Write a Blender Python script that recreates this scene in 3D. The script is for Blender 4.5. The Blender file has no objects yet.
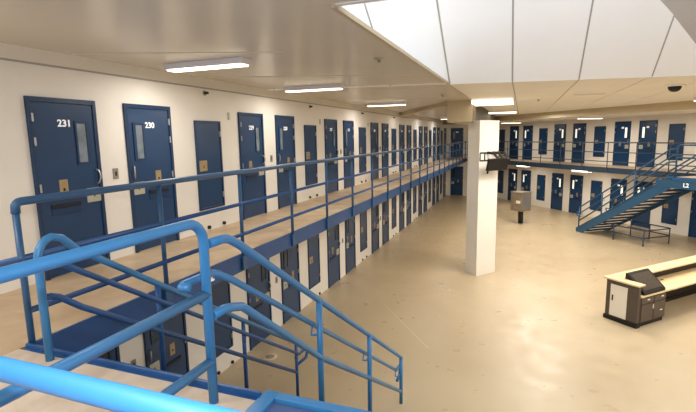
import bpy, bmesh, math, random
from mathutils import Vector, Matrix
random.seed(7)
sc = bpy.context.scene
COL = sc.collection
FJ = ((1.92,11.47,0),(3.6,9.19,0))
HF = 2.862            # dayroom floor lies this far below the upper walkway (walkway floor is z = 0)
ZC = 2.725            # ceiling over the walkways
# ------------------------------------------------------------------ frames
O = Vector((3.972, 34.013, 0)); U = Vector((-0.608, 0.794, 0)); NR = Vector((0.794, 0.608, 0))
RZ = math.atan2(-NR.y, -NR.x)
RW = Matrix.Translation(O) @ Matrix.Rotation(RZ, 4, 'Z')     # local x = out from the wall, y = towards the viewer
LW = Matrix.Identity(4)

# ------------------------------------------------------------------ materials
def S(c): return tuple(((v/255)/12.92 if v/255 <= .04045 else ((v/255+.055)/1.055)**2.4) for v in c) + (1,)
def mat(name, rgb, rough=.5, metal=0., var=.06, scale=6., rgb2=None, emit=None, estr=0., bump=0., bscale=60., spec=.5, coat=0., detail=4.):
    m = bpy.data.materials.new(name); m.use_nodes = True
    nt = m.node_tree; b = nt.nodes['Principled BSDF']
    tc = nt.nodes.new('ShaderNodeTexCoord')
    n = nt.nodes.new('ShaderNodeTexNoise'); n.inputs['Scale'].default_value = scale; n.inputs['Detail'].default_value = detail
    nt.links.new(tc.outputs['Object'], n.inputs['Vector'])
    r = nt.nodes.new('ShaderNodeValToRGB')
    c = S(rgb); c2 = S(rgb2) if rgb2 else tuple(v*(1-var*2) for v in c[:3])+(1,)
    r.color_ramp.elements[0].position = .3; r.color_ramp.elements[1].position = .7
    r.color_ramp.elements[0].color = c2; r.color_ramp.elements[1].color = c
    nt.links.new(n.outputs['Fac'], r.inputs['Fac'])
    nt.links.new(r.outputs['Color'], b.inputs['Base Color'])
    b.inputs['Roughness'].default_value = rough; b.inputs['Metallic'].default_value = metal
    b.inputs['Specular IOR Level'].default_value = spec
    b.inputs['Coat Weight'].default_value = coat; b.inputs['Coat Roughness'].default_value = .12
    if emit:
        b.inputs['Emission Color'].default_value = S(emit); b.inputs['Emission Strength'].default_value = estr
    if bump:
        n2 = nt.nodes.new('ShaderNodeTexNoise'); n2.inputs['Scale'].default_value = bscale
        nt.links.new(tc.outputs['Object'], n2.inputs['Vector'])
        bp = nt.nodes.new('ShaderNodeBump'); bp.inputs['Strength'].default_value = bump; bp.inputs['Distance'].default_value = .02
        nt.links.new(n2.outputs['Fac'], bp.inputs['Height']); nt.links.new(bp.outputs['Normal'], b.inputs['Normal'])
    return m
def concrete(name, a, b_, c_, rough=.35, s1=.35, s2=1.6, amt=.5, spec=.5):
    """stained, sealed concrete: large clouds, smaller blotches and fine grain"""
    m = bpy.data.materials.new(name); m.use_nodes = True
    nt = m.node_tree; p = nt.nodes['Principled BSDF']; L = nt.links.new
    tc = nt.nodes.new('ShaderNodeTexCoord')
    def noise(s, d=5, dist=0.):
        n = nt.nodes.new('ShaderNodeTexNoise'); n.inputs['Scale'].default_value = s; n.inputs['Detail'].default_value = d
        n.inputs['Distortion'].default_value = dist; L(tc.outputs['Object'], n.inputs['Vector']); return n
    def ramp(n, lo, hi, p0, p1):
        r = nt.nodes.new('ShaderNodeValToRGB'); r.color_ramp.elements[0].color = lo; r.color_ramp.elements[1].color = hi
        r.color_ramp.elements[0].position = p0; r.color_ramp.elements[1].position = p1; L(n.outputs['Fac'], r.inputs['Fac']); return r
    r1 = ramp(noise(s1, 5, .6), S(a), S(b_), .35, .65)
    r2 = ramp(noise(s2, 3, .6), (0,0,0,1), (1,1,1,1), .38, .7)
    mx = nt.nodes.new('ShaderNodeMix'); mx.data_type = 'RGBA'
    mul = nt.nodes.new('ShaderNodeMath'); mul.operation = 'MULTIPLY'; mul.inputs[1].default_value = amt
    L(r2.outputs['Color'], mul.inputs[0]); L(mul.outputs[0], mx.inputs['Factor'])
    L(r1.outputs['Color'], mx.inputs['A']); mx.inputs['B'].default_value = S(c_)
    L(mx.outputs['Result'], p.inputs['Base Color'])
    r3 = ramp(noise(3., 4), (rough*.75,)*3+(1,), (rough*1.25,)*3+(1,), .3, .7)
    L(r3.outputs['Color'], p.inputs['Roughness'])
    p.inputs['Specular IOR Level'].default_value = spec
    return m

M = {}
M['wall']   = mat('painted block wall', (240,235,226), .55, var=.025, scale=1.2, bump=.05, bscale=25)
M['wallw']  = mat('white band paint', (232,226,214), .5, var=.02, scale=1.2)
M['ceil']   = mat('glossy precast ceiling', (222,215,202), .27, var=.04, scale=.7, bump=.02, bscale=1.2, spec=.6)
M['ceil2']  = mat('beige ceiling panel', (243,240,234), .6, var=.02, scale=1.)
M['soffit'] = mat('olive soffit paint', (196,182,154), .6, var=.03, scale=1.)
M['soffit_shade'] = mat('olive beam paint with painted shade', (84,75,60), .7, var=.03)  # olive darkened to paint shade onto the dayroom side of the beam
M['fjoint'] = mat('pale floor joint', (212,197,166), .5, var=.03)
M['white']  = mat('white ceiling panel', (244,245,248), .6, var=.01, scale=.8)
M['joint']  = mat('grey panel joint', (172,166,160), .7, var=.03)
M['seam']   = mat('pale ceiling seam', (222,214,196), .5, var=.02)
M['floor']  = concrete('dayroom concrete', (186,168,136), (199,181,150), (172,154,124), .36, .22, .6, .25)
M['deck']   = concrete('walkway concrete', (194,172,142), (212,192,164), (160,126,92), .5, .6, 2.0, .5, spec=.25)
M['land']   = concrete('landing concrete', (200,184,166), (216,202,186), (176,152,124), .55, .9, 5., .45, spec=.25)
M['navy']   = mat('navy door paint', (16,60,102), .32, var=.05, scale=2.5, spec=.5, coat=.15)
M['navyf']  = mat('navy frame paint', (14,52,90), .35, var=.05, scale=2.5)
M['blue']   = mat('blue steel paint', (58,130,188), .34, var=.04, scale=4., spec=.5)
M['blued']  = mat('dark blue steel paint', (34,84,142), .38, var=.05, scale=3.)
M['plate']  = mat('blue floor plate', (70,96,144), .45, var=.05, scale=4.)
M['brass']  = mat('satin brass', (176,154,116), .4, metal=.35, var=.08, scale=20)
M['ivory']  = mat('ivory lock cover', (188,188,172), .45, metal=.2, var=.05, scale=20)
M['steel']  = mat('satin steel', (190,190,190), .3, metal=.9, var=.05, scale=20)
M['galv']   = mat('galvanised steel', (196,180,158), .3, metal=.75, var=.15, scale=4)
M['black']  = mat('black plastic', (9,8,9), .5, var=.1, scale=10)
M['dark']   = mat('dark recess', (14,22,38), .6, var=.1, scale=10)
M['glassd'] = mat('cell window glass', (128,140,150), .12, var=.25, scale=5., emit=(150,160,165), estr=.12)
M['glassk'] = mat('dark cell window glass', (44,52,62), .12, var=.25, scale=5.)
M['glassl'] = mat('lit cell window glass', (236,236,228), .15, var=.05, scale=5., emit=(255,246,226), estr=.9)
M['num']    = mat('white vinyl numeral', (250,250,252), .5, var=.01, emit=(255,255,255), estr=.25)  # white lettering and plates also glow faintly through added emission
M['housing']= mat('white lamp housing', (226,226,238), .4, var=.01)
M['lens']   = mat('lit diffuser', (255,250,240), .4, var=.0, emit=(255,238,208), estr=3.6)
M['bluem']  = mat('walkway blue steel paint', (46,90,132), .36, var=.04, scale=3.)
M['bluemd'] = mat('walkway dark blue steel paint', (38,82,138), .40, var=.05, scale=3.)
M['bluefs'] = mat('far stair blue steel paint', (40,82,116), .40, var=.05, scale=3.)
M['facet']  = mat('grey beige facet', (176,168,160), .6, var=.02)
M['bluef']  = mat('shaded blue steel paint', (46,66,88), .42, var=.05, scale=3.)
M['screen'] = mat('dark screen', (92,82,74), .3, var=.3, scale=40, rgb2=(54,48,44))
M['desk']   = mat('brown laminate', (86,74,64), .45, var=.06, scale=3)
M['deskd']  = mat('dark brown laminate', (34,29,26), .5, var=.06, scale=3)
M['oak']    = mat('pale maple laminate', (236,212,166), .38, var=.05, scale=2)
M['panelw'] = mat('white access panel', (240,232,216), .45, var=.02, scale=3)
M['tan']    = mat('tan escutcheon', (150,140,124), .45, var=.05, scale=10)
M['postw']  = mat('pale post cover', (226,206,168), .5, var=.04, scale=3)

# ------------------------------------------------------------------ mesh builder
class MB:
    def __init__(s): s.bm = bmesh.new()
    def box(s, x0, x1, y0, y1, z0, z1, bev=0., seg=1, m=None):
        b = bmesh.new(); bmesh.ops.create_cube(b, size=1.)
        for v in b.verts:
            v.co = Vector(((x0+x1)/2+v.co.x*(x1-x0), (y0+y1)/2+v.co.y*(y1-y0), (z0+z1)/2+v.co.z*(z1-z0)))
        if bev: bmesh.ops.bevel(b, geom=b.edges[:], offset=bev, segments=seg, affect='EDGES', profile=.7)
        return s._add(b, m)
    def prism(s, pts, z0, z1, m=None):
        b = bmesh.new()
        lo = [b.verts.new((p[0], p[1], z0)) for p in pts]; hi = [b.verts.new((p[0], p[1], z1)) for p in pts]
        b.faces.new(lo[::-1]); b.faces.new(hi)
        n = len(pts)
        for i in range(n): b.faces.new((lo[i], lo[(i+1) % n], hi[(i+1) % n], hi[i]))
        return s._add(b, m)
    def extr(s, pts, vec, m=None):
        """planar 3-D polygon pushed along vec"""
        b = bmesh.new(); vec = Vector(vec)
        lo = [b.verts.new(Vector(p)) for p in pts]; hi = [b.verts.new(Vector(p)+vec) for p in pts]
        b.faces.new(lo[::-1]); b.faces.new(hi); n = len(pts)
        for i in range(n): b.faces.new((lo[i], lo[(i+1) % n], hi[(i+1) % n], hi[i]))
        return s._add(b, m)
    def tube(s, pts, r, seg=12, m=None):
        pts = [Vector(p) for p in pts]; b = bmesh.new(); rings = []
        t0 = (pts[1]-pts[0]).normalized()
        up = Vector((0,0,1)) if abs(t0.z) < .9 else Vector((1,0,0))
        nrm = t0.cross(up).normalized(); prev = t0
        for i, p in enumerate(pts):
            if i == 0: t = t0
            elif i == len(pts)-1: t = (pts[i]-pts[i-1]).normalized()
            else: t = ((pts[i+1]-p).normalized()+(p-pts[i-1]).normalized()).normalized()
            q = prev.rotation_difference(t); nrm = (q @ nrm).normalized(); prev = t
            bi = t.cross(nrm).normalized(); k = 1.
            if 0 < i < len(pts)-1:
                c = (p-pts[i-1]).normalized().dot(t); k = 1/max(c, .6)
            rings.append([b.verts.new(p + (nrm*math.cos(a)+bi*math.sin(a))*r*(k if False else 1)) for a in [2*math.pi*j/seg for j in range(seg)]])
        for i in range(len(rings)-1):
            for j in range(seg):
                f = b.faces.new((rings[i][j], rings[i][(j+1) % seg], rings[i+1][(j+1) % seg], rings[i+1][j])); f.smooth = True
        b.faces.new(rings[0][::-1]); b.faces.new(rings[-1])
        return s._add(b, m)
    def lathe(s, prof, c, seg=20, m=None):
        """profile of (radius, z) turned about the vertical through c"""
        b = bmesh.new(); rings = []
        for r, z in prof:
            rings.append([b.verts.new((c[0]+max(r,1e-4)*math.cos(2*math.pi*j/seg), c[1]+max(r,1e-4)*math.sin(2*math.pi*j/seg), c[2]+z)) for j in range(seg)])
        for i in range(len(rings)-1):
            for j in range(seg):
                f = b.faces.new((rings[i][j], rings[i][(j+1) % seg], rings[i+1][(j+1) % seg], rings[i+1][j])); f.smooth = True
        b.faces.new(rings[0][::-1]); b.faces.new(rings[-1])
        return s._add(b, m)
    def _add(s, b, m):
        bmesh.ops.recalc_face_normals(b, faces=b.faces[:])
        if m is not None: b.transform(m)
        me = bpy.data.meshes.new('tmp'); b.to_mesh(me); b.free(); s.bm.from_mesh(me); bpy.data.meshes.remove(me)
        return s
    def build(s, name, material, parent=None, frame=None):
        me = bpy.data.meshes.new(name); s.bm.to_mesh(me); s.bm.free()
        o = bpy.data.objects.new(name, me); COL.objects.link(o)
        me.materials.append(material)
        if parent: o.parent = parent
        if frame is not None: o.matrix_world = frame
        return o

def tag(o, label, cat, group=None, kind=None):
    if label: o['label'] = label
    if cat: o['category'] = cat
    if group: o['group'] = group
    if kind: o['kind'] = kind
    return o
def root(name, label, cat, frame=LW, loc=(0,0,0), rz=0., group=None, kind=None):
    o = bpy.data.objects.new(name, None); COL.objects.link(o); o.empty_display_size = .1
    o.matrix_world = frame @ Matrix.Translation(loc) @ Matrix.Rotation(rz, 4, 'Z')
    return tag(o, label, cat, group, kind)
def struct(name, mb, m, label, cat=None, frame=None):
    return tag(mb.build(name, m, None, frame), label, cat, None, 'structure')
def text_mesh(name, s, size, m, parent, mtx, thick=.004, sx=1.):
    cu = bpy.data.curves.new(name+'_font', 'FONT'); cu.body = s; cu.size = size; cu.extrude = thick; cu.align_x = 'CENTER'; cu.align_y = 'CENTER'
    cu.offset = size*.022
    t = bpy.data.objects.new(name+'_tmp', cu); COL.objects.link(t)
    dg = bpy.context.evaluated_depsgraph_get(); dg.update()
    me = bpy.data.meshes.new_from_object(t.evaluated_get(dg))
    bpy.data.objects.remove(t); bpy.data.curves.remove(cu)
    me.name = name; me.materials.clear(); me.materials.append(m)
    me.transform(mtx @ Matrix.Scale(sx, 4, Vector((1,0,0))))
    o = bpy.data.objects.new(name, me); COL.objects.link(o); o.parent = parent
    return o
def copy_tree(o, parent=None):
    c = o.copy(); COL.objects.link(c); c.parent = parent
    for ch in o.children:
        copy_tree(ch, c)
    return c
def arc(c, a, b, r, n=7, a0=0., a1=math.pi/2):
    """points c + a*r*cos + b*r*sin"""
    c, a, b = Vector(c), Vector(a), Vector(b)
    return [c + a*r*math.cos(a0+(a1-a0)*i/n) + b*r*math.sin(a0+(a1-a0)*i/n) for i in range(n+1)]

# ================================================================== THE SHELL
RL = lambda x, y: (RW @ Vector((x, y, 0)))      # right-wing local -> world xy
# dayroom floor
far = [(0,35.1), (3.3,35.1)]
r_end = RL(0, 32)
floor_poly = [(-.2,-4), (-.2,35.3), (3.0,35.3), tuple(RL(-.2,-1.3))[:2], tuple(RL(-.2,32))[:2], (24.5,-4)]
struct('floor', MB().prism(floor_poly, -HF-.2, -HF), M['floor'], 'sealed tan concrete floor of the lower dayroom', 'floor')
struct('wall_left', MB().box(-.25, 0, -4, 35.2, -HF, 2.75), M['wall'], 'long cream cell wall with the numbered doors', 'wall')
struct('wall_far', MB().box(0, 3.4, 35.0, 35.25, -HF, 2.75), M['wall'], 'short cream end wall where the two cell wings meet', 'wall')
struct('wall_right', MB().box(-.25, 0, -1.4, 32, -HF, 2.75), M['wall'], 'cream cell wall behind the far stair', 'wall', RW)
struct('wall_back', MB().box(-.25, 24.8, -4.3, -4.0, -HF, 2.75), M['wall'], 'cream wall behind the viewer', 'wall')
p = RL(0, 32)
struct('wall_side', MB().prism([(p.x,p.y), (p.x+.3,p.y), (24.8,-4), (24.5,-4)], -HF, 2.75), M['wall'], 'cream wall closing the far side of the dayroom', 'wall')
# white ledge band under the left ceiling
struct('trim_1', MB().box(0, .015, -4, 35, 2.565, ZC), M['wallw'], 'pale band along the top of the numbered cell wall', 'trim')
struct('trim_2', MB().box(0, .022, -4, 35, 2.545, 2.565), M['joint'], 'thin reveal line under the pale wall band', 'trim')

# low ceiling over the left walkway, then the strip nearest the viewer
XE = 3.85; YN = 3.63
struct('ceiling', MB().box(-.1, XE, -4.2, 35.2, ZC, ZC+.012), M['ceil'], 'glossy beige low ceiling above the numbered cell doors', 'ceiling')
mb = MB(); mb.box(XE, 24.8, -4.2, YN, ZC, ZC+.06); mb.build('ceiling_near', M['ceil'])
tag(bpy.data.objects['ceiling_near'], 'glossy beige low ceiling over the viewer', 'ceiling', None, 'structure')
struct('trim_3', MB().box(XE-.005, 8.4, YN, YN+.07, ZC-.005, ZC+.12), M['white'], 'white edge strip at the near side of the roof opening', 'trim')
struct('trim_4', MB().box(XE-.03, XE+.006, YN, 31.4, ZC-.03, ZC+.014), M['soffit'], 'dull edge strip along the roof opening', 'trim')
# pale seams across the left ceiling
d = Vector((.915, .405, 0)); k = 5
for (a, b_) in (((.10,4.25), 2.6), ((.18,6.78), 3.9), ((1.3,9.95), 2.5), ((.5,12.5), 3.3)):
    A = Vector((a[0], a[1], 0)); B = A + d*b_; n = Vector((-d.y, d.x, 0))*.014
    struct('trim_%d' % k, MB().prism([tuple(A-n)[:2], tuple(B-n)[:2], tuple(B+n)[:2], tuple(A+n)[:2]], ZC-.006, ZC+.01), M['seam'],
           ['pale ceiling seam left of the first tube light', 'pale ceiling seam running behind the first tube light', 'short pale ceiling seam before the second tube light', 'faint pale ceiling seam past the second tube light'][k-5], 'trim'); k += 1
# flat panelled ceiling of the dayroom
J = [3.85, 5.09, 6.33, 7.58, 8.82, 10.06, 11.30, 12.54, 13.78, 15.02]
def yb(x): return 9.85 + .205*(x-3.85)            # the bend where the flat ceiling turns up into the slope
def strip_end(x):   # where a panel strip meets the far bulkhead
    a, b = RL(3.6, -3), RL(3.6, 30); f = (x-a.x)/(b.x-a.x); return a.y + f*(b.y-a.y)
mb = MB()
for i in range(len(J)-1):
    x0, x1 = J[i]+.012, J[i+1]-.012
    mb.prism([(x0, yb(x0)), (x1, yb(x1)), (x1, strip_end(x1)), (x0, strip_end(x0))], 2.70, 2.74)
struct('ceiling_center', mb, M['ceil2'], 'flat beige panelled ceiling over the dayroom', 'ceiling')
xe = J[-1]
struct('ceiling_joint', MB().prism([(J[0], yb(J[0])), (xe, yb(xe)), (xe, strip_end(xe)), (J[0], strip_end(J[0]))], 2.715, 2.78), M['joint'], 'grey joints between the flat beige ceiling panels', 'ceiling')
# sloping white roof soffit: rises towards the viewer at 37 degrees
TH = math.radians(37); TT = math.tan(TH)
def sl(x, y): return (x, y, 2.70 + (yb(x)-y)*TT)
def hip(y): return 7.63 + (y-9.47)*.915            # valley line against the next facet
JS = [-1.1, .15, 1.40, 2.66, 3.87, 5.09, 6.33, 7.63]
nv = Vector((-.205*TT, TT, 1.)).normalized()
mb = MB(); YT = 4.2
for i in range(len(JS)-1):
    x0, x1 = JS[i]+.016, JS[i+1]-.016
    y0h, y1h = (x0-7.63)/.915+9.47, (x1-7.63)/.915+9.47
    mb.extr([sl(x0, yb(x0)), sl(x1, yb(x1)), sl(x1, max(YT, y1h)), sl(x0, max(YT, y0h))], nv*.02)
xh = 8.79
mb.extr([sl(*p) for p in [(7.646, yb(7.646)), (xh, yb(xh)), (7.646, 9.50)]], nv*.02)
struct('ceiling_slope', mb, M['white'], 'sloping white panelled soffit inside the roof opening', 'ceiling')
mb = MB(); mb.extr([Vector(sl(*p))+nv*.012 for p in [(-1.2, yb(-1.2)), (xh, yb(xh)), (hip(YT)+.0, YT), (-1.2, YT)]], nv*.02)
struct('ceiling_slope_joint', mb, M['joint'], 'grey joints between the sloping white panels', 'ceiling')
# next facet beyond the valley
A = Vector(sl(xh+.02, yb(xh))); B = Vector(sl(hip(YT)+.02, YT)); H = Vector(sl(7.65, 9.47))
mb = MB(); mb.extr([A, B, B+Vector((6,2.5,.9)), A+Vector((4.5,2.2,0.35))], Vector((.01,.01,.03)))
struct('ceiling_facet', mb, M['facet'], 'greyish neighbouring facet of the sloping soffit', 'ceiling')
# roof well above the opening
mb = MB()
mb.box(-1.2, 12, YN-.4, YN-.2, ZC+.06, 7.0); mb.box(-1.4, -1.2, YN-.4, 10, ZC+.06, 7.0); mb.box(12, 12.2, YN-.4, 12, ZC+.06, 7.0)
struct('wall_skylight', mb, M['white'], 'white upstand around the skylight', 'wall')
# bulkhead and low soffit along the right wall
struct('ceiling_bulkhead', MB().box(3.5, 3.62, -3, 32, 2.40, 2.76), M['soffit'], 'beige bulkhead edge above the far cell doors', 'ceiling', RW)
struct('ceiling_right', MB().box(-.1, 3.5, -1.4, 32, 2.40, 2.46), M['ceil2'], 'low beige soffit above the far cell doors', 'ceiling', RW)

A = Vector(FJ[0]); B = Vector(FJ[1]); n = Vector((-(B-A).y, (B-A).x, 0)).normalized()*.012
struct('trim_floor_joint', MB().prism([tuple(A-n)[:2], tuple(B-n)[:2], tuple(B+n)[:2], tuple(A+n)[:2]], -HF-.01, -HF+.001), M['fjoint'], 'pale thin joint line in the dayroom floor', 'trim')
# column, deep beam over it and the slanting shallow beam
cp = [(4.09,14.72), (4.625,15.40), (4.25,15.80), (3.70,15.12)]
mb = MB(); mb.prism(cp, -HF, 2.09); struct('column', mb, M['wall'], 'square cream column standing in the dayroom', 'column')
struct('beam_deep', MB().box(3.08, 3.86, 14.75, 31.5, 2.06, ZC), M['soffit'], 'deep olive beam resting on the cream column', 'beam')
struct('trim_beam', MB().box(3.86, 3.872, 14.75, 31.5, 2.05, ZC-.03), M['soffit_shade'], 'thin facing with painted shade along the dayroom side of the deep beam', 'trim')  # thin added sheet that only carries the painted shade
A = Vector((.0,20.9,0)); B = Vector((3.1,14.75,0)); n = Vector((.893,.449,0))*.25
struct('beam_slant', MB().prism([tuple(A)[:2], tuple(B)[:2], tuple(B+n)[:2], tuple(A+n)[:2]], ZC-.13, ZC+.01), M['soffit'], 'shallow slanting beam from the cell wall to the column', 'beam')

# walkway slabs and fascias
FD = .235
struct('floor_walkway', MB().box(0, 1.572, -4, 35, -FD, 0), M['deck'], 'tan concrete upper walkway in front of the numbered doors', 'floor')
struct('trim_fascia', MB().box(1.572, 1.60, 2.36, 35, -FD-.01, .012), M['bluemd'], 'blue steel edge of the numbered walkway', 'trim')
struct('floor_landing', MB().box(1.572, 3.80, -4, 2.302, -FD, 0), M['land'], 'pale concrete landing at the head of the near stair', 'floor')
mb = MB(); mb.box(1.6, 3.80, 2.302, 2.335, -.3, -.001); mb.box(1.6, 3.80, 2.335, 2.36, -.3, .034, .003)
struct('trim_nosing', mb, M['blued'], 'blue steel nosing at the edge of the near landing', 'trim')
pl = root('floor_plate', 'blue steel floor plate with a raised rim beside the near landing', 'floor plate', kind='structure')
MB().box(3.9, 9, -4, 2.34, -.06, -.012).build('panel', M['plate'], pl)
mb = MB(); mb.box(3.80, 3.90, -4, 2.42, -.25, .012, .004); mb.box(3.90, 9, 2.35, 2.42, -.25, .012, .004); mb.build('rim', M['blue'], pl)
struct('floor_platform', MB().box(3.8, 9, -4, 2.34, -.3, -.06), M['land'], 'concrete platform under the blue plate', 'floor')
struct('floor_walkway_right', MB().box(0, 1.6, -1.2, 24, -FD, 0), M['deck'], 'upper walkway in front of the far cell doors', 'floor', RW)
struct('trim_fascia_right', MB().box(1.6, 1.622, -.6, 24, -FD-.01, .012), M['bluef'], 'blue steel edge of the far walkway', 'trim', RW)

# ================================================================== CELL DOORS
DW, DH = .913, 2.18
CW, CZ0, CZ1 = .721, .393, 1.983
def proto_door(s, glass, number_tag=False):
    """s = +1: hinges at -y, latch at +y.  Local x points out of the wall."""
    r = bpy.data.objects.new('door_1', None); COL.objects.link(r)
    h = DW/2
    mb = MB()
    for a, b_ in ((-h, -h+.05), (h-.05, h)): mb.box(-.02, .035, a, b_, 0, DH, .004)
    mb.box(-.02, .035, -h+.05, h-.05, DH-.06, DH, .004); mb.build('door_frame', M['navyf'], r)
    MB().box(-.02, .018, -h+.05, h-.05, .01, DH-.06, .003).build('door_leaf', M['navy'], r)
    y = lambda v: s*v
    def bx(m_, x0, x1, a, b_, z0, z1, bev=0.): m_.box(x0, x1, min(y(a), y(b_)), max(y(a), y(b_)), z0, z1, bev)
    mb = MB()
    bx(mb, .01, .032, .125, .15, 1.36, 1.91); bx(mb, .01, .032, .28, .33, 1.36, 1.91); bx(mb, .01, .032, .15, .28, 1.88, 1.91); bx(mb, .01, .032, .15, .28, 1.36, 1.39)
    wf = mb.build('window_frame', M['navyf'], r)
    mb = MB(); bx(mb, .012, .022, .15, .28, 1.39, 1.88); mb.build('glass', glass, wf)
    mb = MB(); bx(mb, .016, .026, -.16, -.045, .985, 1.19, .003)
    lp = mb.build('lock_plate', M['brass'], r)
    mb = MB(); bx(mb, .024, .030, -.115, -.09, 1.05, 1.085); mb.build('keyhole', M['black'], lp)
    mb = MB(); bx(mb, .016, .03, .20, .435, .86, 1.045, .004)
    ip = mb.build('bolt_cover', M['ivory'], r)
    mb = MB(); bx(mb, .028, .034, .30, .32, .93, .97); mb.build('keyhole', M['black'], ip)
    mb = MB(); bx(mb, .016, .03, -.29, .11, .845, .90, .003)
    fp = mb.build('food_port', M['dark'], r)  # dark strip paints in the shadow line of the food pass
    mb = MB(); bx(mb, .016, .026, -.29, .11, .76, .843, .003); mb.build('port_flap', M['navyf'], fp)
    mb = MB(); P = [(.016, y(.37), 1.29), (.05, y(.385), 1.275), (.07, y(.40), 1.23), (.07, y(.40), 1.17), (.05, y(.385), 1.11), (.016, y(.37), 1.09)]
    mb.tube(P, .011, 8); mb.build('handle', M['steel'], r)
    for z in (1.94, 1.66, 1.11):
        mb = MB(); bx(mb, .018, .042, -.415, -.39, z-.05, z+.05, .004); mb.build('hinge', M['steel'], r)
    if number_tag:
        mb = MB(); bx(mb, .016, .022, -.06, .075, 1.83, 1.92); mb.build('number_plate', M['num'], r)
    return r
def proto_chase():
    r = bpy.data.objects.new('door_1', None); COL.objects.link(r)
    h = CW/2; mb = MB()
    for a, b_ in ((-h, -h+.04), (h-.04, h)): mb.box(-.02, .03, a, b_, CZ0, CZ1, .004)
    mb.box(-.02, .03, -h+.04, h-.04, CZ1-.04, CZ1, .004); mb.box(-.02, .03, -h+.04, h-.04, CZ0, CZ0+.04, .004); mb.build('door_frame', M['navyf'], r)
    MB().box(-.02, .016, -h+.04, h-.04, CZ0+.04, CZ1-.04, .003).build('door_leaf', M['navy'], r)
    lp = MB().box(.014, .024, -.30, -.09, 1.09, 1.28, .003).build('lock_plate', M['brass'], r)
    MB().box(.022, .028, -.2, -.18, 1.15, 1.19).build('keyhole', M['black'], lp)
    for z in (1.75, .62):
        MB().box(.016, .04, h-.05, h-.02, z-.05, z+.05, .004).build('hinge', M['steel'], r)
    return r
protos = {}
def get(kind, lit):
    key = (kind, lit)
    first = key not in protos
    if first:
        protos[key] = proto_chase() if kind == 'c' else proto_door(1 if kind == 'a' else -1, {'u': M['glassd'], 'l': M['glassk'], 'r': M['glassl']}[lit], lit == 'r')
        return protos[key]
    return copy_tree(protos[key])
ndoor = 0
def place_door(kind, lit, frame, y, z, label, group):
    global ndoor
    src = protos.get((kind, lit))
    o = get(kind, lit); ndoor += 1
    o.name = 'door_%d' % ndoor
    o.matrix_world = frame @ Matrix.Translation((0, y, z))
    tag(o, label, 'door', group, 'structure'); return o
Y0, P_, OA, OB = 4.113, 4.281, 1.382, 2.775
ordn = ['first','second','third','fourth','fifth','sixth','seventh','eighth']
num = 231
numbered = []
for g in range(7):
    ya = Y0+g*P_ + (0 if g == 0 else -.085)
    a = place_door('a', 'u', LW, ya, 0, 'navy cell door numbered %d on the upper walkway' % num, 'numbered upper cell doors'); numbered.append((a, 1, num)); num -= 1
    b = place_door('b', 'u', LW, Y0+g*P_+OA, 0, 'navy cell door numbered %d on the upper walkway' % num, 'numbered upper cell doors'); numbered.append((b, -1, num)); num -= 1
    place_door('c', 'u', LW, Y0+g*P_+OB, 0, 'short windowless navy hatch door on the upper walkway, just past door %d' % (num+1), 'upper hatch doors')
    place_door('a', 'l', LW, ya, -HF, 'lower-level navy cell door directly beneath door %d' % (num+2), 'lower cell doors under the numbered walkway')
    place_door('b', 'l', LW, Y0+g*P_+OA, -HF, 'lower-level navy cell door directly beneath door %d' % (num+1), 'lower cell doors under the numbered walkway')
    place_door('c', 'u', LW, Y0+g*P_+OB, -HF, 'short windowless lower hatch door beneath the upper hatch past door %d' % (num+1), 'lower hatch doors')
# numbers (after the copies, so that each door has its own)
TX = Matrix(((0,0,1,0),(1,0,0,0),(0,1,0,0),(0,0,0,1)))       # text x -> +y, text y -> +z, extrusion -> +x
for o, s, n_ in numbered:
    text_mesh('number', str(n_), .118, M['num'], o, Matrix.Translation((.02, s*-.005, 1.876)) @ TX, .003, 1.05)
place_door('a', 'l', LW, Y0+7*P_, -HF, 'last lower-level navy door before the end wall', 'lower cell doors under the numbered walkway')
place_door('a', 'u', LW, Y0+7*P_, 0, 'last upper-level navy door before the end wall', 'numbered upper cell doors')
EW = Matrix.Translation((0, 35.0, 0)) @ Matrix.Rotation(-math.pi/2, 4, 'Z')   # local x -> -y, local y -> +x
place_door('b', 'u', EW, .76, 0, 'navy end-wall door on the upper level beside the column', 'end wall doors')
place_door('b', 'l', EW, .80, -HF, 'navy end-wall door on the lower level beside the column', 'end wall doors')
RY = [0, 1.396, 2.775, 4.206, 5.613, 7.081, 8.485, 9.858, 11.237, 12.63]
pair = ['beside the pedestal kiosk', 'in the middle pair past the kiosk', 'behind the far stair']
kinds = 'cabcabcabc'
seen = {'a': 0, 'b': 0, 'c': 0}
where_c = ['beside the column', 'just past the pedestal kiosk', 'at the foot of the far stair', 'behind the far stair landing']
where_p = ['in the pair above the pedestal kiosk', 'in the middle pair between kiosk and stair', 'in the pair over the far stair']
for i, (k_, y) in enumerate(zip(kinds, RY)):
    j = seen[k_]; seen[k_] += 1
    for lv, z, nm in (('upper', 0, 'upper'), ('lower', -HF, 'lower')):
        if k_ == 'c':
            lab = 'short windowless navy hatch door, %s level of the far wing, %s' % (nm, where_c[j])
        else:
            lab = '%s navy door of two on the far wing, %s level, %s' % ('left-hand' if k_ == 'a' else 'right-hand', nm, where_p[j])
        place_door(k_, 'r' if k_ != 'c' else 'u', RW, y, z, lab, 'far wing %s doors' % nm)
place_door('a', 'r', RW, 14.01, -HF, 'lower navy door of the far wing at the picture edge', 'far wing lower doors')

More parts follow.
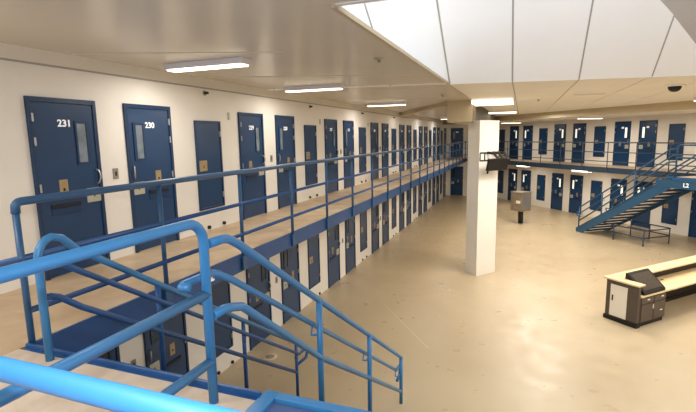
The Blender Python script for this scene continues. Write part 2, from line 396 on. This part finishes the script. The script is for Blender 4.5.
# ================================================================== RAILINGS
R = .03
def rail_line(mb, pts, r=R): mb.tube(pts, r)
def walkway_railing(frame, sgn, y_start, y_end, x, first_y, step, n, label, ext=0., ma='bluem', mb_='bluemd', rs=1.):
    """sgn unused in the local frame: y runs along the wall"""
    t = root('walkway_railing', label, 'railing', frame)
    # top rail with a mitred bend down into the first post
    yd = 1 if y_end > y_start else -1
    c = (x, y_start+yd*.05, 1.14)
    pts = [(x, y_start, 0.02-.2)] + [(x, y_start, 1.10)] + arc((x, y_start+yd*.05, 1.14), (0,-yd,0), (0,0,1), .05, 4)[1:] + [(x, y_end, 1.19)]
    mb = MB(); mb.tube(pts[1:], .034*rs); mb.build('top_rail', M[ma], t)
    for z, m_ in ((.735, ext), (.295, 0)):
        mb = MB(); mb.tube([(x, y_start-yd*m_, z), (x, y_end, z)], .026*rs); mb.build('rail', M[mb_], t)
    for i in range(n):
        y = first_y + yd*step*i
        mb = MB(); mb.tube([(x, y, -.2), (x, y, 1.18)], .026*rs); mb.box(x-.008, x+.03, y-.05, y+.05, -.22, -.02, .004)
        mb.build('post', M[ma], t)
    return t
walkway_railing(LW, 1, 2.385, 34.9, 1.61, 2.385, 1.53, 22, 'blue three-rail guard along the edge of the numbered walkway', .9)
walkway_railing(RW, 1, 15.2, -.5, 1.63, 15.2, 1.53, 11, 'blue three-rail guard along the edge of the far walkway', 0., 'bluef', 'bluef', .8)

SLOPE = .667
def stair(frame, ys, d_, label, lab_near, lab_far, lab_guard, tail, ST, ca='blue', cb='blued', dep=.34, se=4.66):
    """straight flight from the landing edge (z=0) at y=ys, descending in direction d_ (+1/-1) of local y, between x=2.0 and 3.55"""
    Y = lambda s: ys + d_*s
    run = HF/ST
    t = root('staircase', label, 'staircase', frame, (0, 0, 0))
    for x in (1.98, 3.53):
        # channel stringer: sloped web with flanges
        a0, a1 = (0., .02), (run, -HF+.02)
        pts = [(x, Y(-.02), -.02), (x, Y(.06), -.03), (x, Y(run+.03), -HF+.16), (x, Y(run+.03), -HF), (x, Y(run-dep*.76), -HF), (x, Y(-.02), -dep)]
        mb = MB(); mb.extr(pts, (.05, 0, 0)); 
        mb.extr([(x-.02, Y(.0), -.02), (x-.02, Y(.06), -.02), (x-.02, Y(run+.03), -HF+.175), (x-.02, Y(run+.03), -HF+.15), (x-.02, Y(.06), -.045)], (.09, 0, 0))
        mb.build('stringer', M[cb], t)
    n = 16; rise = HF/n; go = run/n
    for i in range(1, n):
        z = -rise*i; y0, y1 = Y(go*(i-1)-.03), Y(go*i+.01)
        mb = MB(); mb.box(2.03, 3.53, min(y0,y1), max(y0,y1), z-.07, z-.006, .004)
        tr = mb.build('tread', M['bluef'], t)
        yy = Y(go*i+.005); mb = MB(); mb.box(2.03, 3.53, min(yy, yy-d_*.03), max(yy, yy-d_*.03), z-.055, z+.004)
        mb.build('nosing', M['bluef'], tr)
        mb = MB(); mb.box(2.05, 3.51, min(y0,y1)+.03, max(y0,y1)-.03, z-.008, z); mb.build('concrete_fill', M['land'], tr)
    # ---- railing on the open side (x = 3.55)
    X = 3.55
    zt = lambda s: 1.01 - SLOPE*.998*max(0, s-.10)
    g = root('stair_railing', lab_near, 'railing', frame)
    mb = MB(); mb.tube([(X, Y(-.12), 1.02), (X, Y(.02), 1.02), (X, Y(.07), 1.012), (X, Y(.12), .99), (X, Y(.2), zt(.2)), (X, Y(se), zt(se)), (X, Y(se+.01), zt(se)-.05)], R)
    mb.build('top_rail', M[ca], g)
    mb = MB(); xi = X-.07
    mb.tube([(X-.0, Y(-.3), .80), (xi+.02, Y(-.32), .805), (xi, Y(-.28), .805), (xi, Y(-.06), .80), (xi, Y(0.), .795), (xi, Y(.06), .77)] +
            [(xi, Y(s), zt(s)-.255) for s in (.2, se-.06)] + [(xi, Y(se+.2), zt(se)-.25), (xi, Y(se+.24), zt(se)-.29), (xi, Y(se+.18), zt(se)-.42), (xi, Y(se), zt(se)-.44)], .025)
    hr = mb.build('handrail', M[ca], g)
    for s in (1.47, 2.98, se-.06):
        mb = MB(); mb.tube([(xi, Y(s-.03), zt(s)-.26), (xi, Y(s-.06), zt(s)-.335), (xi+.03, Y(s-.03), zt(s)-.345), (X, Y(s), zt(s)-.33)], .01, 8); mb.build('bracket', M[ca], hr)
    mb = MB(); mb.tube([(X, Y(-.12), .56), (X, Y(0.), .56), (X, Y(.05), .55), (X, Y(.12), .53), (X, Y(.2), zt(.2)-.44)] + [(X, Y(1.46), zt(1.46)-.585), (X, Y(se), zt(se)-.62)], R)
    mb.build('rail', M[ca], g)
    for s in (1.46, 2.98, se):
        base = max(-ST*s - .05, -HF)
        mb = MB(); mb.tube([(X, Y(s), base), (X, Y(s), zt(s)+.0)], .03); mb.build('post', M[ca], g)
    # ---- railing on the walkway side (x = 2.0)
    X2 = 2.0; z2 = lambda s: .835 - SLOPE*(s-.137)
    g = root('stair_railing', lab_far, 'railing', frame)
    pts = [(X2, Y(-.11), 0.), (X2, Y(-.11), .78)] + [Vector((X2, Y(-.11+.13*(1-math.cos(a))), .78+.16*math.sin(a))) for a in (.3,.6,.9,1.2,1.5)] + [(X2, Y(.09), .915), (X2, Y(.137), .87)] + [(X2, Y(.2), z2(.2)+.01), (X2, Y(3.86), z2(3.86))]
    mb = MB(); mb.tube(pts, .03); mb.build('top_rail', M[ca], g)
    xi = X2+.05
    mb = MB(); mb.tube([(X2, Y(-.11), .72), (xi, Y(-.05), .74), (xi, Y(0), .735), (xi, Y(.06), .71)] + [(xi, Y(s), z2(s)-.18) for s in (.15, 3.86)] + [(xi, Y(4.16), z2(3.86)-.2), (xi, Y(4.19), z2(3.86)-.24), (xi, Y(4.1), z2(3.86)-.36), (X2, Y(3.86), z2(3.86)-.38)], .025)
    hr = mb.build('handrail', M[cb], g)
    for s in (1.02, 2.43, 3.8):
        mb = MB(); mb.tube([(xi, Y(s-.03), z2(s)-.19), (xi, Y(s-.06), z2(s)-.265), (xi-.02, Y(s-.03), z2(s)-.275), (X2, Y(s), z2(s)-.26)], .01, 8); mb.build('bracket', M[cb], hr)
    mb = MB(); mb.tube([(X2, Y(-.11), .49), (X2, Y(-.05), .49), (X2, Y(.02), .46), (X2, Y(.2), z2(.2)-.48), (X2, Y(3.86), z2(3.86)-.51)], .026); mb.build('rail', M[cb], g)
    for s in (1.02, 2.43, 3.86):
        mb = MB(); mb.tube([(X2, Y(s), max(-ST*s-.05, -HF)), (X2, Y(s), z2(s))], .026); mb.build('post', M[cb], g)
    # ---- level guard on the open side of the landing
    g = root('guard_railing', lab_guard, 'railing', frame)
    e = tail
    yp = Y(-.16); yc = Y(-e[0])
    def path(z, rr):
        # rises from the post, runs back along the landing, turns the corner and runs out along +x
        zc = z-.07 if z > 1 else z
        c1 = [(3.55, yc+d_*.12, z), (3.55+.02, yc+d_*.06, z), (3.55+.06, yc+d_*.02, z), (3.55+.12, yc, zc)] if e[1] else [(3.55, yc, z)]
        return c1 + ([(e[1], yc, zc)] if e[1] else [])
    mb = MB(); mb.tube([(3.55, yp, 0.)] + [(3.55, yp, 1.04)] + arc((3.55, yp-d_*.13, 1.04), (0,d_,0), (0,0,1), .13, 6)[1:] + path(1.17, R), R, 16); mb.build('top_rail', M[ca], g)
    for z in (.715, .275):
        mb = MB(); mb.tube([(3.55, yp, z)] + path(z, R), R, 16); mb.build('rail', M[ca], g)
    for yy in ([yc+d_*.02] if not e[1] else []):
        mb = MB(); mb.tube([(3.55, yy, 0), (3.55, yy, 1.17)], R); mb.build('post', M[ca], g)
    if e[1]:
        for xx in (3.75, e[1]-.03):
            mb = MB(); mb.tube([(xx, yc, 0.), (xx, yc, 1.10)], R); mb.build('post', M[ca], g)
    return t
stair(LW, 2.36, 1, 'near blue steel staircase going down from the near landing',
      'bright blue stair railing on the open dayroom side of the near stair',
      'blue stair railing on the walkway side of the near stair',
      'bright blue pipe guard around the near landing, closest to the viewer', (1.67, 6.6), .745)
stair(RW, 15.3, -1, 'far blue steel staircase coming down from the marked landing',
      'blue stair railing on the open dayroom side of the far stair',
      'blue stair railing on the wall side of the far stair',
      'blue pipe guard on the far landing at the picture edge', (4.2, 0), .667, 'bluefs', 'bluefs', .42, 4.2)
# far landing with its marked fascia
struct('floor_landing_right', MB().box(1.6, 3.55, 15.3, 20, -.2, 0), M['land'], 'concrete landing at the head of the far stair', 'floor', RW)
fl = root('trim_landing_fascia', 'blue steel fascia of the far landing marked L2', 'fascia', RW, kind='structure')
mb = MB(); mb.box(3.55, 3.60, 14.76, 20, -.39, -.11, .004); mb.box(1.6, 3.55, 15.25, 15.3, -.36, -.02, .004); mb.build('channel', M['bluefs'], fl)
MB().box(3.50, 3.555, 15.15, 20, -.11, .02, .004).build('toe_plate', M['bluem'], fl)
TXR = Matrix(((0,0,1,0),(1,0,0,0),(0,1,0,0),(0,0,0,1)))
text_mesh('level_mark', 'L2', .2, M['num'], fl, Matrix.Translation((3.604, 15.92, -.25)) @ TXR, .003, 1.05)
lm = root('level_mark', 'white painted L2 mark on the blue walkway edge behind the near stair railing', 'sign', LW, (1.601, 4.68, -.12))
text_mesh('lettering', 'L2', .19, M['num'], lm, TX, .002, 1.0)

# guard rail under the far stair
g = root('under_stair_guard', 'low dark blue two-rail guard on the floor under the far stair', 'railing', RW, (0,0,-HF))
for z in (.64, .34):
    mb = MB(); mb.tube([(3.42, 12.3, z), (3.42, 14.2, z), (3.36, 14.28, z), (3.28, 14.30, z), (2.1, 14.30, z), (2.02, 14.28, z), (1.98, 14.2, z), (1.98, 12.3, z)], .024, 8); mb.build('rail', M['bluef'], g)
for x, y in ((3.42, 12.9), (3.38, 14.27), (2.03, 14.27), (1.98, 13.35), (1.98, 12.45)):
    mb = MB(); mb.tube([(x, y, 0), (x, y, .64)], .024, 8); mb.build('post', M['bluef'], g)

# ================================================================== LIGHT FITTINGS
def fitting(frame, x, y, z, L, W_, along, label, group, T=.085, full=False):
    t = root('ceiling_light', label, 'ceiling light', frame, (x, y, z), 0 if along == 'x' else math.pi/2, group)
    MB().box(-L/2, L/2, -W_/2, W_/2, .02, T, .008).build('housing', M['housing'], t)
    MB().box(-L/2+.025, L/2-.025, -W_/2+.02 - (.025 if full else 0), W_/2-.02, 0, T-.02 if full else .022, .006).build('diffuser', M['lens'], t)
    return t
for i, y in enumerate((5.45, 8.95, 14.5, 29.0, 33.6)):
    fitting(LW, 1.17, y, ZC-.1, 1.3, .22, 'x', ['tube light over the walkway between doors 230 and 229', 'tube light over the walkway near door 228', 'third tube light along the numbered walkway ceiling', 'tube light on the numbered walkway ceiling beyond the slanting beam', 'last tube light along the numbered walkway before the end wall'][i], 'tube lights over the numbered walkway', .1)
fitting(LW, 4.44, 15.0, 2.575, 1.22, 1.2, 'x', 'bright dayroom ceiling light nearer the viewer, above the column', 'dayroom ceiling lights', .125, True)
fitting(LW, 4.4, 22.0, 2.60, 1.3, 1.0, 'x', 'bright dayroom ceiling light farther off, behind the column top', 'dayroom ceiling lights', .1)
fitting(LW, 10.9, 17.0, 2.575, 1.2, 1.2, 'x', 'dayroom ceiling light near the dome camera', 'dayroom ceiling lights', .125, True)
fitting(RW, 2.1, 9.9, 2.40-.085, 1.3, .3, 'x', 'tube light over the far walkway in the middle', 'tube lights over the far walkway')
fitting(RW, 1.9, 3.6, 2.40-.085, 1.3, .3, 'x', 'tube light over the far walkway beside the column', 'tube lights over the far walkway')
fitting(RW, 1.3, 8.75, -FD-.1, 1.1, .3, 'y', 'tube light under the far walkway, left of the far stair', 'tube lights under the far walkway', .1, True)
fitting(RW, 1.2, 4.0, -FD-.1, .95, .3, 'y', 'tube light under the far walkway above the pedestal kiosk', 'tube lights under the far walkway', .1, True)

# ================================================================== SMALL FITTINGS
dc = root('dome_camera', 'black dome camera on the dayroom ceiling', 'camera', LW, (8.53, 12.63, 2.70))
MB().lathe([(.20, 0), (.20, -.02), (.16, -.035)], (0,0,0), 24).build('mounting_ring', M['white'], dc)
MB().lathe([(.135, -.03), (.13, -.07), (.105, -.12), (.06, -.15), (0, -.16)], (0,0,0), 24).build('dome', M['black'], dc)
spr = None
for i, (x, y, z, lab) in enumerate(((5.74, 15.4, 2.70, 'small ceiling sprinkler beside the dayroom ceiling light'), (3.42, 6.3, ZC, 'small pale detector on the low ceiling near the roof opening'), (3.30, 12.5, ZC, 'small sprinkler on the low ceiling short of the deep beam'), (6.99, 14.15, 2.70, 'flat ceiling vent strip in the dayroom ceiling'))):
    if i < 3:
        t = root('ceiling_sprinkler', lab, 'sprinkler', LW, (x, y, z), 0, 'ceiling sprinklers')
        MB().lathe([(.06, 0), (.06, -.012), (.03, -.02)], (0,0,0), 14).build('escutcheon', M['ivory'], t)
        MB().lathe([(.016, -.015), (.016, -.05), (.034, -.055), (.03, -.062)], (0,0,0), 12).build('sprinkler_head', M['ivory'] if i == 1 else M['steel'], t)
    else:
        t = root('ceiling_vent', lab, 'vent', LW, (x, y, z))
        MB().box(-.42, .42, -.06, .06, -.018, 0, .004).build('vent_frame', M['ceil2'], t)
        MB().box(-.38, .38, -.03, .03, -.024, -.012).build('slot', M['joint'], t)
for i, y in enumerate((6.87, 11.2, 15.44, 19.7)):
    t = root('wall_sprinkler', 'small dark sidewall sprinkler above the upper hatch past door %d' % (230-2*i), 'sprinkler', LW, (0, y, 2.47), 0, 'sidewall sprinklers')
    MB().tube([(0,0,0), (.012,0,0)], .045, 14).build('escutcheon', M['tan'], t)
    mb = MB(); mb.tube([(.01,0,0), (.06,0,-.005)], .02, 10); mb.box(.055, .07, -.035, .035, -.02, .02, .003); mb.build('sprinkler_head', M['dark'], t)
for i in range(4):
    for lv, z, w in ((0, 0, 'upper'), (1, -HF, 'lower')):
        y = Y0 + i*P_ + .70
        t = root('wall_intercom', 'small tan intercom plate between %s doors %s' % (w, '%d and %d' % (231-2*i, 230-2*i) if not lv else 'beneath %d and %d' % (231-2*i, 230-2*i)), 'intercom', LW, (0, y, z+1.2), 0, 'intercom plates')
        MB().box(0, .012, -.045, .045, -.075, .075, .003).build('cover_plate', M['tan'], t)
        MB().box(.011, .016, -.014, .014, -.03, .03, .002).build('grille', M['dark'], t)
for i in range(3):
    y = 7.55 + P_*i
    tag(MB().box(0, .02, -.03, .03, -.07, .07, .006).build('wall_box', M['ivory']), 'pale wall box past the upper hatch after door %d' % (230-2*i), 'wall box', 'pale wall boxes').location = (0, y, 2.09)
for z0 in (0, -HF):
    for i in range(5):
        for j, (dy, zz) in enumerate(((2.64, .06), (3.09, .06))):
            t = tag(MB().tube([(0,0,0), (.035,0,0)], .034, 12).build('floor_bumper', M['black']), '%s round black bumper at the wall foot, %s, under the hatch past door %d' % ('nearer' if j == 0 else 'farther', 'upper walkway' if z0 == 0 else 'lower floor', 230-2*i), 'bumper', 'black wall bumpers')
            t.location = (0, Y0+i*P_+dy, z0+zz)
t = root('floor_drain', 'round floor drain in the dayroom floor by the near stair', 'drain', LW, (.55, 7.75, -HF))
MB().lathe([(.16, 0), (.16, .004), (.10, .005)], (0,0,0), 24).build('drain_ring', M['postw'], t)
MB().lathe([(.10, .004), (.09, .009), (0, .009)], (0,0,0), 24).build('grate', M['tan'], t)

# ---- monitor and bracket on the column
cd = Vector((.643,.766,0)).normalized(); cn = Vector((.766,-.643,0)).normalized()   # along and out of the column face the viewer sees
CF = Matrix(((cd.x, cn.x, 0, 4.057), (cd.y, cn.y, 0, 14.716), (0, 0, 1, 0), (0,0,0,1)))   # local x along face, y out of face
mt = root('monitor_mount', 'black pipe bracket on the column carrying the monitor', 'bracket', CF, (.16, 0, 1.02))
mb = MB()
def sq(mb, pts, r): mb.tube(pts, r, 4)
for a in ((-.06,.02), (.3,.02)): pass
sq(mb, [(-.1,.03,-.17), (-.1,.03,.07)], .022); sq(mb, [(-.1,.03,.07), (.42,.03,.07)], .022); sq(mb, [(-.1,.03,-.17), (.42,.03,-.17)], .022); sq(mb, [(.10,.03,-.17), (.10,.03,.07)], .02)
mb.build('wall_frame', M['black'], mt)
for x in (.3, .52, .74):
    mb = MB(); sq(mb, [(x-.1,.03,.07), (x,.2,.06), (x+.02,.36,-.1), (x+.03,.42,-.24)], .042); mb.build('arm', M['black'], mt)
tv = root('wall_monitor', 'tilted black flat monitor hanging from the bracket on the column', 'monitor', CF, (.43, .40, .74))
tilt = Matrix.Rotation(math.radians(-14), 4, 'X') @ Matrix.Rotation(math.radians(0), 4, 'Z')
mb = MB(); mb.box(-.44, .44, -.03, .03, -.19, .19, .008, m=tilt); mb.build('casing', M['black'], tv)
mb = MB(); mb.box(-.41, .41, .029, .034, -.165, .165, m=tilt); mb.build('screen', M['black'], tv)
mb = MB(); mb.tube([tilt @ Vector((-.36,.0,-.18)), tilt @ Vector((-.36,.0,-.28))], .03, 8); mb.build('sensor', M['black'], tv)
t = root('wall_camera', 'small black camera on the shaded side of the column', 'camera', LW, (3.66, 15.10, .86))
mb = MB(); mb.box(-.10, .02, -.03, .03, -.03, .03, .008); mb.build('camera_body', M['black'], t)
mb = MB(); mb.tube([(-.06,0,0), (-.06,-.06,-.05)], .035, 10); mb.build('lens', M['black'], t)

# ---- kiosk on a post
kf = root('pedestal_kiosk', 'stainless steel kiosk box on a black post in the dayroom', 'kiosk', LW, (5.37, 24.55, -HF), math.radians(-38))
mb = MB(); mb.box(-.34, .34, -.36, .36, .66, 1.60, .02, 2); mb.box(-.36, .36, -.38, .38, 1.58, 1.63, .012); mb.build('cabinet', M['galv'], kf)
mb = MB(); mb.box(-.27, .27, -.378, -.358, .78, 1.5, .008); mb.build('front_panel', M['galv'], kf)
mb = MB(); mb.box(.02, .27, -.392, -.376, 1.06, 1.2, .005); mb.build('notice_plate', M['panelw'], kf)
mb = MB(); mb.box(.338, .350, -.30, .30, .74, 1.54, .008); mb.build('side_panel', M['steel'], kf)
mb = MB(); mb.box(-.06, .12, -.09, .09, 0, .67, .008); mb.build('post', M['black'], kf)
mb = MB(); mb.box(-.12, -.06, -.10, .10, 0, .67, .006); mb.build('post_cover', M['postw'], kf)
mb = MB(); mb.box(-.24, .24, -.22, .22, 0, .015, .004); mb.build('base_plate', M['steel'], kf)

# ---- officers' desk
dk = root('control_desk', 'brown control desk with pale maple counters in the dayroom', 'desk', LW, (7.38, 12.25, -HF), math.atan2(.731, .682))
# local x = along the desk (away to the right), local y = back (+) / front toward viewer (-); end panel spans y 0..-.81
LD, DD = 4.2, .81
mb = MB(); mb.box(0, .10, -DD+.03, 0, .1, 1.0, .012); mb.build('end_panel', M['desk'], dk)
mb = MB(); mb.box(.10, LD, -.10, 0, .1, 1.0, .006); mb.build('back_panel', M['deskd'], dk)
mb = MB(); mb.box(-.05, .20, -DD, .06, 1.0, 1.04, .01, 2); mb.build('end_counter', M['oak'], dk)
mb = MB(); mb.box(.20, LD, -.30, .06, 1.0, 1.04, .01, 2); mb.build('back_counter', M['oak'], dk)
mb = MB(); mb.box(.10, LD, -DD, -.10, .72, .76, .008, 2); mb.build('worktop', M['oak'], dk)
pd = MB().box(.10, 1.06, -DD+.03, -.12, .1, .72, .004).build('drawer_pedestal', M['desk'], dk)
for i, (x0, x1, z0, z1) in enumerate(((.12, .57, .56, .70), (.60, 1.05, .56, .70), (.12, .57, .12, .545), (.60, 1.05, .12, .545))):
    dr = MB().box(x0, x1, -DD+.005, -DD+.035, z0, z1, .004).build('drawer' if i < 2 else 'cabinet_door', M['desk'], dk)
MB().box(.32, .40, -DD-.01, -DD+.008, .635, .66, .003).build('pull', M['panelw'], dk)
MB().box(.86, .94, -DD-.01, -DD+.008, .635, .66, .003).build('pull', M['panelw'], dk)
MB().box(.55, .57, -DD-.01, -DD+.008, .40, .50, .003).build('pull', M['panelw'], dk)
MB().box(.84, .92, -DD-.01, -DD+.008, .30, .325, .003).build('pull', M['panelw'], dk)
mb = MB(); mb.box(-.03, .12, -DD+.01, .02, 0, .1, .008); mb.box(.12, 1.06, -DD+.05, -.14, 0, .1); mb.box(.12, LD, -.12, -.02, 0, .1); mb.build('plinth', M['black'], dk)
ap = MB().box(-.016, .002, -.53, -.12, .12, .90, .006).build('access_panel', M['panelw'], dk)
MB().box(-.024, -.014, -.20, -.165, .5, .64, .003).build('latch', M['black'], ap)
mb = MB(); mb.box(LD-.06, LD, -DD, -.1, .1, .72); mb.build('end_gable', M['deskd'], dk)
ts = root('touch_console', 'black sloping control console standing on the desk worktop', 'console', LW, (0,0,0))
ts.matrix_world = dk.matrix_world @ Matrix.Translation((.62, -.42, .76))
# wedge: high at the back, low at the front
mb = MB(); pr = [(-.41,.10,0), (-.41,-.37,0), (-.41,-.37,.06), (-.41,.05,.42), (-.41,.10,.42)]
mb.extr(pr, (.82,0,0)); mb.build('housing', M['black'], ts)
n = Vector((0,-.36,.42)).normalized()*.004
sp = lambda x, k: Vector((x, -.37+.42*k, .06+.36*k))+n
mb = MB(); mb.extr([sp(-.35,.1), sp(.35,.1), sp(.35,.92), sp(-.35,.92)], n); mb.build('screen', M['screen'], ts)
tag(MB().box(-.06, .06, -.015, .015, 0, .012, .003).build('pen', M['black']), 'small black item lying on the desk worktop', 'pen').matrix_world = dk.matrix_world @ Matrix.Translation((1.75, -.3, .76))

# ================================================================== LAMPS
def area(name, loc, size, energy, color=(1,.93,.8), rot=(0,0,0), sy=None):
    l = bpy.data.lights.new(name, 'AREA'); l.energy = energy; l.color = color; l.size = size
    if sy: l.shape = 'RECTANGLE'; l.size_y = sy
    o = bpy.data.objects.new(name, l); COL.objects.link(o); o.location = loc; o.rotation_euler = rot; return o
WARM = (1,.925,.82)
area('skylight_lamp', (5.4, YN-.1, 4.75), 9.0, 430, (.86,.93,1.), (math.radians(90),0,0), 3.6)
for i, (x, y, e) in enumerate(((6.6,13.5,210), (6.4,20,230), (10.3,14.5,220), (13.5,10,220), (9.5,6,150), (5.6,23.5,150))):  # broad fill lights without fittings, added to brighten the dayroom
    area('dayroom_fill', (x, y, 2.58), 1.6, e, WARM)
for y in (5.45, 8.95, 14.5, 19.6, 24.6, 29.2):
    area('tube_lamp', (1.17, y, ZC-.13), 1.2, 30, (1,.94,.86), (0,0,0), .25)
for y in (3.6, 9.9, 15):
    p = RW @ Vector((2.0, y, 2.28)); area('tube_lamp', p, 1.2, 30, WARM, (0,0,0), .3)
for y in (4.0, 8.75):
    p = RW @ Vector((1.25, y, -FD-.11)); area('tube_lamp', p, 1.0, 14, WARM, (0,0,0), .3)
area('walkway_lamp', (1.2, .4, 2.6), 1.2, 60, (1,.97,.93))
area('viewer_lamp', (6.5, -2, 2.6), 2.0, 110, (1,.97,.93))
fl_ = bpy.data.lights.new('camera_flash', 'POINT'); fl_.energy = 175; fl_.color = (.93,.96,1.); fl_.shadow_soft_size = .02
fo = bpy.data.objects.new('camera_flash', fl_); COL.objects.link(fo); fo.location = (5.30, .03, 1.92)

w = bpy.data.worlds.new('World'); sc.world = w; w.use_nodes = True
w.node_tree.nodes['Background'].inputs['Color'].default_value = (.8,.85,.95,1); w.node_tree.nodes['Background'].inputs['Strength'].default_value = .5

# ================================================================== CAMERA
cam = bpy.data.cameras.new('camera'); co = bpy.data.objects.new('camera', cam); COL.objects.link(co); sc.camera = co
CX = (5.320, .017, 1.650); yaw, pitch, roll, F = math.radians(-20.926), math.radians(-8.619), math.radians(-.996), 454.2
cy, sy_ = math.cos(yaw), math.sin(yaw)
f = Vector((sy_*math.cos(pitch), cy*math.cos(pitch), math.sin(pitch))); r = Vector((cy, -sy_, 0)); u = r.cross(f)
r2 = r*math.cos(roll) + u*math.sin(roll); u2 = u*math.cos(roll) - r*math.sin(roll)
co.matrix_world = Matrix(((r2.x,u2.x,-f.x,CX[0]), (r2.y,u2.y,-f.y,CX[1]), (r2.z,u2.z,-f.z,CX[2]), (0,0,0,1)))
cam.sensor_fit = 'HORIZONTAL'; cam.sensor_width = 36.; cam.lens = 36.*F/696.; cam.clip_start = .05; cam.clip_end = 200
sc.view_settings.view_transform = 'Standard'; sc.view_settings.look = 'None'; sc.view_settings.exposure = 0.; sc.view_settings.gamma = 1.
sc.cycles.max_bounces = 8; sc.cycles.diffuse_bounces = 5; sc.cycles.use_denoising = True
